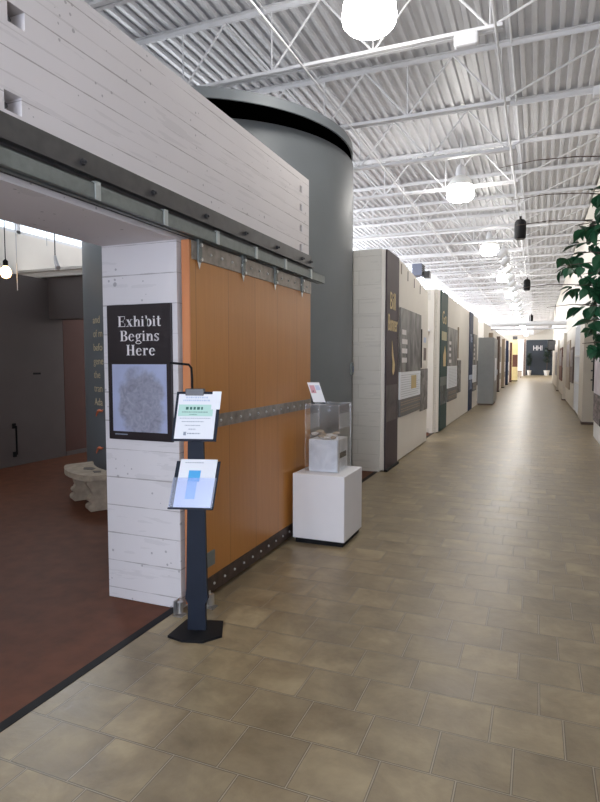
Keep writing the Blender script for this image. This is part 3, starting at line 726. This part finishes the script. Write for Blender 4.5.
for i in range(13):
    x = random.uniform(-.11, .11); y = random.uniform(-.12, .12); r = random.uniform(.018, .03); a = random.uniform(0, 6)
    st = MB(); bmesh.ops.create_icosphere(st.b, subdivisions=2, radius=r)
    for v in st.b.verts: v.co = Vector((v.co.x*1.5, v.co.y, v.co.z*.6))+Vector([random.uniform(-.003, .003) for _ in range(3)])
    o = st.build('pebble', M['stone' if i % 3 else 'terra'], smooth=True)
    o.location = (-1.745+x, 4.97+y, .62+.295+r*.66+(.022 if i > 9 else 0)); o.rotation_euler = (0, 0, a)
    tag(o, 'small pale crumpled piece lying on the aluminium box inside the acrylic case', 'pebble', 'pale pieces inside the acrylic case')
sg = thing('sign_card', 'white card tilted on a small black easel on top of the acrylic case', 'sign', (-1.83, 4.96, 1.2255), .35)
mp = tilted('', 0, .008, 0, .5, -.3)
cdp = tbox(mp, -.055, .055, 0, .20, 0, .005).build('card', M['paper'], sg)
tbox(mp, -.045, .0, .09, .17, .005, .006).build('pink_print', mat('rose_ink', (.66, .36, .42), .7), cdp)
tbox(mp, .005, .045, .12, .17, .005, .006).build('blue_print', M['paleink'], cdp)
MB().tube([(-.05, -.03, .004), (-.045, 0, .004), (-.07, .10, .004)], .004, 6).tube([(.05, -.03, .004), (.045, 0, .004), (.03, .10, .004)], .004, 6).tube([(-.07, .10, .004), (-.06, .045, .11)], .004, 6).tube([(.03, .10, .004), (-.06, .045, .11)], .004, 6).build('easel', M['black'], sg)

# ------------------------------------------------------------ stone bench in the hall
bn = thing('garden_bench', 'curved pale stone bench with scroll legs in the dark gallery', 'bench', (-4.60, 5.10, 0), math.radians(-31))
def benchcurve(t, off): # t -1..1
    return (t*.48*(1+off*.3), .10*(1-t*t)*-1+off)
out = [benchcurve(-1+2*i/16, -.17) for i in range(17)]+[benchcurve(1-2*i/16, .17) for i in range(17)]
s = MB().prism(out, 'z', .345, .405)
es = [e for e in s.b.edges]; bmesh.ops.bevel(s.b, geom=es, offset=.014, segments=2, affect='EDGES')
s = s.build('seat', M['stone'], bn, smooth=True)
MB().prism([(-.12, -.06), (.0, -.1), (.10, -.03), (.02, .03), (-.08, .02)], 'z', .4055, .408).prism([(.16, -.05), (.28, -.07), (.30, .0), (.2, .03)], 'z', .4055, .408).build('worn_patch', M['potdark'], s)
sc = [(-.13, 0), (-.15, .05), (-.12, .09), (-.145, .13), (-.11, .19), (-.13, .25), (-.165, .30), (-.16, .345), (.16, .345), (.165, .30), (.13, .25), (.11, .19), (.145, .13), (.12, .09), (.15, .05), (.13, 0)]
for x in (-.30, .30):
    l = MB().prism([(u, v) for u, v in sc], 'x', x-.045, x+.045)
    for sy in (-1, 1):
        l.tube([(x-.055, sy*.125, .05), (x+.055, sy*.125, .05)], .038, 12).tube([(x-.055, sy*.12, .13), (x+.055, sy*.12, .13)], .030, 12)
    l.build('leg', M['stone'], bn)

# ------------------------------------------------------------ left exhibit walls
ZX = 3.22
ex = thing('exhibit_wall', 'first cream block exhibit wall, carrying the plum banner', 'wall', (-2.6, 10, 0))
MB().prism([(-2.505, 8.2), (-2.09, 8.2), (-2.09, 9.3), (-2.9, 9.3), (-2.78, 8.8)], 'z', 0, 3.21).prism([(-2.9, 9.3), (-2.09, 9.3), (-2.09, 11.75), (-2.9, 11.75)], 'z', 0, 2.96).build('block_core', M['block'], ex, True)
MB().prism([(8.22, 0.02), (11.75, 0.02), (11.75, 2.97), (11.2, 3.02), (10.5, 3.10), (9.6, 3.18), (9.1, 3.20), (8.22, 3.20)], 'x', -2.09, -2.035).build('face_board', M['cream'], ex, True)
sl = MB()
for y in (9.25, 9.75, 10.3, 10.85): sl.box(-2.036, -2.030, y, y+.035, 3.10-(y-9.2)*.09-.1, 3.16-(y-9.2)*.09)  # brown strips standing for shade in the block joints
sl.build('top_slots', M['brown'], ex, True)

def banner(name, label, y0, y1, m, z1=3.2, x=-2.030, col_photo=((.02,.015,.015), (.16,.13,.13))):
    b = thing(name, label, 'banner', (x, (y0+y1)/2, 0))
    MB().box(0, .02, -(y1-y0)/2, (y1-y0)/2, .03, z1).build('cloth', m, b)
    return b
PH = lambda y0, y1, z0, z1, m, par, nm, x0, x1: MB().box(x0, x1, y0, y1, z0, z1).build(nm, m, par)
b1 = banner('exhibit_banner', 'tall plum banner with gold lettering on the first exhibit wall', 8.22, 9.0, M['plum'])
PL = lambda yc, z: (lambda u, v, w: (.0205+w, yc+u, z+v))
text_obj('lettering', 'Bill', .36, M['gold'], b1, PL(-.02, 2.38), .003, .85)
text_obj('lettering', 'Bonner', .35, M['gold'], b1, PL(0, 2.06), .003, .58)
MB().prism([(-.02, 1.46), (.04, 1.40), (.12, 1.46), (.15, 1.56), (.06, 1.68), (-.05, 1.92), (-.05, 1.70), (.0, 1.60)], 'x', .0205, .024).build('flame_motif', M['gold'], b1)
PH(-.39, .39, .72, 1.26, photo_mat('plum_photo', (.02, .014, .016), (.16, .125, .13), 2.5, .5), b1, 'photo_print', .0205, .0215)
MB().box(.0, .05, -.39, .39, .0, .03).build('hem_bar', M['black'], b1)

def graphic(label, y0, y1, ztop, z_photo, z_text, zbot, x=-2.030, seed=0., name='graphic_display', head=True):
    g = thing(name, label, 'panel', (x, (y0+y1)/2, (ztop+zbot)/2)); h = (y1-y0)/2; c = (ztop+zbot)/2
    ph = PH(-h, h, z_photo-c, ztop-c, photo_mat('grey_photo%g' % seed, (.06, .055, .055), (.34, .32, .30), 2.2, .32, seed, (1, 1, .6)), g, 'photo_print', 0, .03)
    PH(-h, h, z_text-c, z_photo-c, M['paper'], g, 'text_board', 0, .028)
    PH(-h, h, zbot-c, z_text-c, M['grayp'], g, 'footer_board', 0, .03)
    t = MB(); z = z_photo-c-.05
    while z > z_text-c+.03:
        t.box(.0281, .0292, -h+.08, h*.9*random.uniform(.75, 1), z-.010, z); z -= .038
    t.build('text_lines', M['lightink'], g)
    t = MB()
    for z in (zbot-c+.07, zbot-c+.11, zbot-c+.18, zbot-c+.22):
        y = -h+.08
        while y < h-.12: t.box(.0301, .0312, y, y+.12, z, z+.018); y += .15
    t.build('footer_text', M['tan'], g)
    if head:
        t = MB(); 
        for k in range(4): t.box(.0301, .0312, -h+.10, -h+.10+random.uniform(.3, .42), ztop-c-.42-k*.15, ztop-c-.34-k*.15)
        t.build('headline', M['letters'], g)
    return g
g1 = graphic('large grey photo and text panel beside the plum banner', 9.12, 10.85, 2.46, 1.44, 1.0, .72, seed=1.)
PH(.0, .45, -.45, -.22, mat('tan_inset', (.55, .42, .20), .6), g1, 'tan_inset', .0295, .031)
g = thing('graphic_display', 'narrow cream picture panel right of the large grey panel', 'panel', (-2.030, 11.3, 1.85))
PH(-.33, .33, -.32, .32, M['cream'], g, 'board', 0, .02); PH(-.12, .14, -.22, .02, M['brown'], g, 'brown_print', .0201, .022); PH(-.12, .10, .12, .22, M['paleink'], g, 'blue_print', .0201, .022)
MB().box(0, .03, -.37, -.335, -.36, .36).build('dark_edge', M['black'], g)
g = thing('graphic_display', 'narrow grey photo panel low at the end of the first exhibit wall', 'panel', (-2.030, 11.3, 1.07))
PH(-.35, .38, -.40, .40, photo_mat('grey_photo_b', (.10, .09, .085), (.28, .26, .25), 5, .3, 4), g, 'photo_print', 0, .02)

e2 = thing('exhibit_wall', 'second cream exhibit wall, carrying the green and navy banners', 'wall', (-2.6, 17.5, 0))
MB().prism([(13.25, 0), (22.4, 0), (22.4, 3.22), (13.25, 3.22)], 'x', -3.4, -2.09).build('block_core', M['block'], e2, True)
MB().box(-2.09, -2.035, 13.26, 22.4, .02, 3.20).build('face_board', M['cream'], e2, True)
nb = MB().box(-3.35, -2.22, 13.225, 13.25, .10, 2.98).box(-2.22, -2.14, 13.12, 13.25, 0, 3.2)
nb.build('end_board', M['cream'], e2, True)
MB().box(-3.3, -2.22, 13.10, 13.225, 2.28, 2.32).build('shelf', M['white'], e2, True)
b2 = banner('exhibit_banner', 'tall dark green banner at the corner of the second exhibit wall', 13.28, 14.35, M['green'])
text_obj('lettering', 'G', .42, M['gold'], b2, PL(-.16, 2.48), .003, 1.1)
text_obj('lettering', 'o', .42, M['gold'], b2, PL(.17, 2.48), .003, 1.1)
MB().box(.0205, .023, -.38, .38, 2.10, 2.30).build('gold_label', mat('pale_gold', (.50, .46, .28), .6), b2)
MB().prism([(-.10, 1.50), (.28, 1.50), (.30, 1.80), (.12, 1.98), (.0, 1.85), (-.12, 1.75)], 'x', .0205, .024).build('gold_motif', M['gold'], b2)
PH(-.53, .53, 1.06, 1.26, M['galv'], b2, 'grey_stripe', .0205, .022); PH(-.53, .53, .62, 1.06, photo_mat('green_photo', (.01, .02, .02), (.15, .17, .18), 4, .3, 2), b2, 'photo_print', .0205, .0215)
graphic('grey photo and text panel between the green and navy banners', 14.5, 16.2, 2.45, 1.50, .95, .62, seed=3.)
g = thing('graphic_display', 'narrow dark photo panel right of the panel beside the green banner', 'panel', (-2.030, 16.75, 1.2))
PH(-.35, .38, -.45, .45, photo_mat('grey_photo_c', (.06, .05, .05), (.26, .24, .23), 5, .3, 7), g, 'photo_print', 0, .02)
MB().box(0, .03, -.36, -.25, .5, 1.35).build('picture_strip', M['tan'], g)
b3 = banner('exhibit_banner', 'tall navy blue banner on the second exhibit wall', 19.3, 20.35, M['blue'])
text_obj('lettering', 'The', .36, M['paleink'], b3, PL(0, 2.25), .003, 1.0)
PH(-.52, .52, 1.02, 1.18, M['paleink'], b3, 'pale_stripe', .0205, .022); PH(-.52, .52, .70, 1.0, photo_mat('navy_photo', (.015, .03, .09), (.20, .26, .42), 4, .3, 5), b3, 'photo_print', .0205, .0215)
graphic('grey photo and text panel right of the navy banner', 20.5, 21.7, 2.55, 1.50, .90, .60, seed=6.)
g = thing('graphic_display', 'narrow dark photo panel at the far end of the second exhibit wall', 'panel', (-2.030, 22.05, 1.2))
PH(-.28, .3, -.45, .45, photo_mat('grey_photo_d', (.06, .06, .07), (.26, .25, .26), 5, .3, 9), g, 'photo_print', 0, .02)

# grey cabinet
lk = thing('storage_cabinet', 'tall grey metal cabinet standing beyond the navy banner', 'cabinet', (-1.68, 23.4, 0))
MB().box(-.35, .20, -.95, .95, .06, 2.5, .01).build('body', M['locker'], lk)
MB().box(-.33, .18, -.93, .93, 0, .06).build('plinth', M['brown'], lk)
for y in (-.92, .01):
    d = MB().box(.20, .222, y, y+.91, .10, 2.46, .004).build('door', M['locker'], lk)
    MB().box(.222, .245, y+.78, y+.80, 1.1, 1.3).build('handle', M['chrome'], d)
MB().box(.2221, .23, -.55, .35, .9, 1.75).build('notice', M['paper'], lk)
# walls beyond the cabinet
e3 = thing('exhibit_wall', 'third pale exhibit wall, running from the grey cabinet to the far end', 'wall', (-2.6, 35, 0))
MB().box(-3.2, -2.021, 24.6, 50.5, 0, 3.2).build('block_core', M['cream'], e3, True)
for i, (y, w, m, x1, lb) in enumerate(((27.5, .5, 'tan', -1.86, 'tan upright panel just beyond the grey cabinet'), (33, .45, 'brown', -1.86, 'brown upright panel, second beyond the cabinet'), (38, .4, 'tan', -1.86, 'tan upright panel, third beyond the cabinet'), (43, .5, 'blue', -1.86, 'dark blue upright panel far down the left side'), (49.3, .25, 'maroon', -1.86, 'maroon upright panel beside the yellow wall end'))):
    f = thing('upright_fin', lb, 'panel', ((-2.02+x1)/2, y, 0)); hw_ = (x1+2.02)/2
    MB().box(-hw_, hw_, -w/2, w/2, .0, 2.9+.06*i).build('board', M[m], f); MB().box(-hw_, hw_+.02, -w/2-.01, w/2+.01, 0, .05).build('foot', M['black'], f)
for i, (y0, y1) in enumerate(((28.6, 31), (34.4, 36.8), (39.3, 41.8), (44.4, 47.5))):
    graphic('distant grey and white text panel on the third exhibit wall, %s from the cabinet' % ['first', 'second', 'third', 'fourth'][i], y0, y1, 2.5, 1.6, .95, .6, -2.02, seed=11.+i, head=False)
ye = thing('wall_end', 'bright yellow wall end far down the left side of the corridor', 'wall', (-1.8, 52, 0))
MB().box(-.4, .30, -.6, .6, 0, 3.45).build('panel', M['yellow'], ye); MB().box(-.41, .31, -.61, .61, 0, .08).build('foot', M['black'], ye)
MB().box(-.1, .301, -.605, -.2, 1.2, 2.2).build('red_print', M['maroon'], ye)
cp = tag(MB().box(-2.15, -1.75, 58, 58.4, 0, 4.0).build('dark_post', M['darksteel']), 'tall dark post beside the yellow wall end', 'post')
cb = thing('wooden_crate', 'small grey-brown bench box by the bright white far wall', 'box', (-1.80, 64, 0))
MB().box(-.35, .35, -.4, .4, .10, .62, .01).build('box_body', M['tan'], cb)
MB().box(-.38, .38, -.43, .43, .62, .68).build('box_lid', M['brown'], cb)
MB().box(-.33, -.25, -.38, .38, 0, .10).box(.25, .33, -.38, .38, 0, .10).build('runner', M['brown'], cb)

# far sign, plants, monitor
sg = thing('wall_sign', 'small white sign letters high on the dark far wall', 'sign', (.05, YE-1.2, 3.1))
text_obj('lettering', 'HHI', .85, M['letters'], sg, lambda u, v, w: (u, -.01-w, v-.1), .03, .75)
def plant(name, label, x, y, h, r, potr, pm):
    p = thing(name, label, 'plant', (x, y, 0))
    MB().lathe([(potr*.7, 0), (potr, .55), (potr*1.05, .6), (potr*.9, .6), (potr*.88, .52), (.001, .52)], seg=18).build('pot', pm, p, smooth=True)
    MB().tube([(0, 0, .5), (.03, 0, h*.5), (0, 0, h*.7)], .04, 7).build('trunk', M['bark'], p)
    f = MB(); rnd = random.Random(int(x*100))
    for i in range(260):
        a = rnd.uniform(0, 2*PI); t = rnd.uniform(0, 1); rr = r*math.sqrt(rnd.random())*(.6+.4*math.sin(PI*t))
        c = Vector((rr*math.cos(a), rr*math.sin(a), h*.45+t*h*.55)); s = .16
        q = [Vector([rnd.uniform(-s, s) for _ in range(3)]) for _ in range(3)]
        f.poly([c+q[0], c+q[1], c+q[2]])
    f.build('foliage', M['darkleaf'], p)
    return p
plant('potted_tree', 'potted dark tree in a white pot, right side of the far wall', 1.1, 75.3, 3.4, .45, .34, M['terra'])
plant('potted_tree', 'thin potted tree in a small white pot, left side of the far wall', -.85, 75.3, 2.6, .28, .24, M['terra'])
tv = thing('hanging_speaker', 'black box speaker hanging on a rod near the right wall far ahead', 'speaker', (.92, 44.5, 2.40))
MB().box(-.26, .26, -.2, .2, 0, .72, .02).build('cabinet', M['black'], tv)
MB().tube([(.18, 0, .70), (.18, 0, 3.2)], .02, 6).build('hanger_rod', M['darksteel'], tv)
MB().box(-.22, .22, -.21, -.2, .05, .67).build('grille', M['darksteel'], tv)

# ------------------------------------------------------------ right side boards
g = thing('graphic_display', 'pale photo panel on the near right wall behind the ficus leaves', 'panel', (XR-.005, 13.2, 1.3))
PH(-.85, .62, -.35, .72, photo_mat('pale_photo', (.46, .40, .44), (.74, .70, .72), 2, .4, 3), g, 'photo_print', -.03, 0)
PH(-.85, .60, -.93, -.36, photo_mat('wood_photo', (.03, .02, .025), (.25, .20, .20), 4, .2, 8, (1, 1, 3)), g, 'dark_photo_print', -.03, 0)
g = thing('graphic_display', 'narrow black panel with stubs at the end of the near right wall', 'panel', (XR-.005, 13.9, 1.4))
PH(-.07, .06, -.42, .32, M['black'], g, 'board', -.05, 0)
for z in (-.2, 0, .2): PH(-.02, .02, z, z+.03, M['darksteel'], g, 'stub', -.09, -.05)
for i, (y0, y1, z0, z1, m) in enumerate(((21.0, 22.8, .9, 2.1, 'brown'), (23.2, 25.8, .6, 2.4, 'tan'), (28.0, 29.5, .9, 1.9, 'black'), (30.2, 33.6, .7, 2.3, 'maroon'), (37, 41, .8, 2.2, 'grayp'))):
    g = thing('picture_display', ['brown photo board just beyond the glazed strip on the right', 'tan photo board, second beyond the glazed strip', 'small black board between the right-hand piers', 'maroon board before the farther right-hand pier', 'grey board far down the right wall'][i], 'board', (1.13, (y0+y1)/2, (z0+z1)/2))
    hy, hz = (y1-y0)/2, (z1-z0)/2
    PH(-hy, hy, -hz, hz, M[m], g, 'board', -.04, 0); PH(-hy*.8, hy*.8, -hz*.1, hz*.85, photo_mat('board_photo%d' % i, (.10, .08, .08), (.42, .36, .36), 3, .3, i*3.), g, 'photo_print', -.045, -.04)

# ------------------------------------------------------------ ficus tree at right
fx = thing('ficus_tree', 'leafy green ficus tree at the right edge of the corridor', 'plant', (.77, 4.2, 0))
MB().lathe([(.15, 0), (.20, .02), (.235, .34), (.245, .38), (.215, .38), (.205, .33), (.001, .33)], seg=28).build('pot', M['potdark'], fx, smooth=True)
MB().lathe([(.001, .345), (.205, .34)], seg=20).build('soil', M['soil'], fx)
MB().tube([(0, 0, .33), (.015, .01, .8), (-.02, .0, 1.3), (.01, 0, 1.8), (0, 0, 2.35), (-.02, .02, 2.9)], [.03, .027, .024, .02, .014, .006], 8).build('trunk', M['bark'], fx, smooth=True)
tw = MB(); rnd = random.Random(5); tips = []
def twig(p0, p1, r0=.007, sag=.05, leafy=True):
    p0, p1 = Vector(p0), Vector(p1); mid = (p0+p1)/2+Vector((0, 0, sag)); P = [p0, (p0+mid)/2+Vector((0, 0, sag*.3)), mid, (mid+p1)/2+Vector((0, 0, sag*.3)), p1]
    tw.tube(P, [r0, r0*.8, r0*.6, r0*.45, r0*.25], 5)
    if leafy: tips.append(P)
for i in range(130):
    z = rnd.uniform(1.74, 2.92); a = rnd.uniform(0, 2*PI); L_ = rnd.uniform(.28, .56)*(1-.45*abs(z-2.25)/.65)
    e = Vector((L_*math.cos(a), L_*math.sin(a), z+rnd.uniform(-.12, .12)))
    if e.x > .29: e.x = .29
    twig((0, 0, z-rnd.uniform(.05, .25)), e)
# longer sprays reaching left over the corridor; some bare
for e, lf in (((-.64, -.05, 2.22), True), ((-.62, .05, 2.30), True), ((-.56, -.1, 2.08), True), ((-.56, .1, 2.50), True), ((-.52, -.05, 1.86), True), ((-.46, .0, 2.68), True), ((-.50, 0, 1.72), True), ((-.56, .12, 2.38), True), ((-.52, -.12, 2.15), True), ((-.50, .1, 1.98), True), ((-.5, -.1, 2.45), True), ((-.45, .1, 1.8), True), ((-.42, -.1, 2.58), True)):
    twig((0, 0, e[2]-.15), e, .008, .06, lf)
for e in ((-1.05, .1, 2.93), (-.95, .0, 2.68), (-.92, -.05, 2.50), (-.9, .05, 2.10), (-.72, 0, 1.96)):
    twig((-.1, 0, e[2]-.1), e, .006, .05, False)
tw.build('branches', M['bark'], fx)
lf = MB()
def leaf(p, d, s):
    d = d.normalized(); side = d.cross(Vector((rnd.uniform(-.5, .5), rnd.uniform(-.5, .5), 1))).normalized(); n = side.cross(d).normalized()
    prof = [(0, 0), (.16, .26), (.38, .36), (.62, .29), (.85, .12), (1.05, 0)]
    mid = [p+d*(u*s)-n*(.12*s*u*u) for u, _ in prof]
    Lf = [mid[i]+side*(w*s)+n*(.10*s*w/.36) for i, (u, w) in enumerate(prof)]; Rt = [mid[i]-side*(w*s)+n*(.10*s*w/.36) for i, (u, w) in enumerate(prof)]
    V = lf.b.verts.new; m = [V(q) for q in mid]; l = [m[0]]+[V(q) for q in Lf[1:-1]]+[m[-1]]; r = [m[0]]+[V(q) for q in Rt[1:-1]]+[m[-1]]
    for i in range(5):
        for a in (l, r):
            f = [m[i], m[i+1], a[i+1], a[i]]; f = [q for k, q in enumerate(f) if q not in f[:k]]
            if len(f) > 2: lf.b.faces.new(f if a is r else f[::-1])
for P in tips:
    n = rnd.randint(26, 36)
    for k in range(n):
        t = rnd.uniform(.25, 1); i = min(3, int(t*4)); p = P[i].lerp(P[i+1], t*4-i)
        d = Vector((rnd.uniform(-1, 1), rnd.uniform(-1, 1), rnd.uniform(-1.4, .1)))
        q = p+d.normalized()*.03
        s = rnd.uniform(.07, .118)
        if q.x+s > .37: continue
        leaf(q, d, s)
lf.build('foliage', M['leaf'], fx)
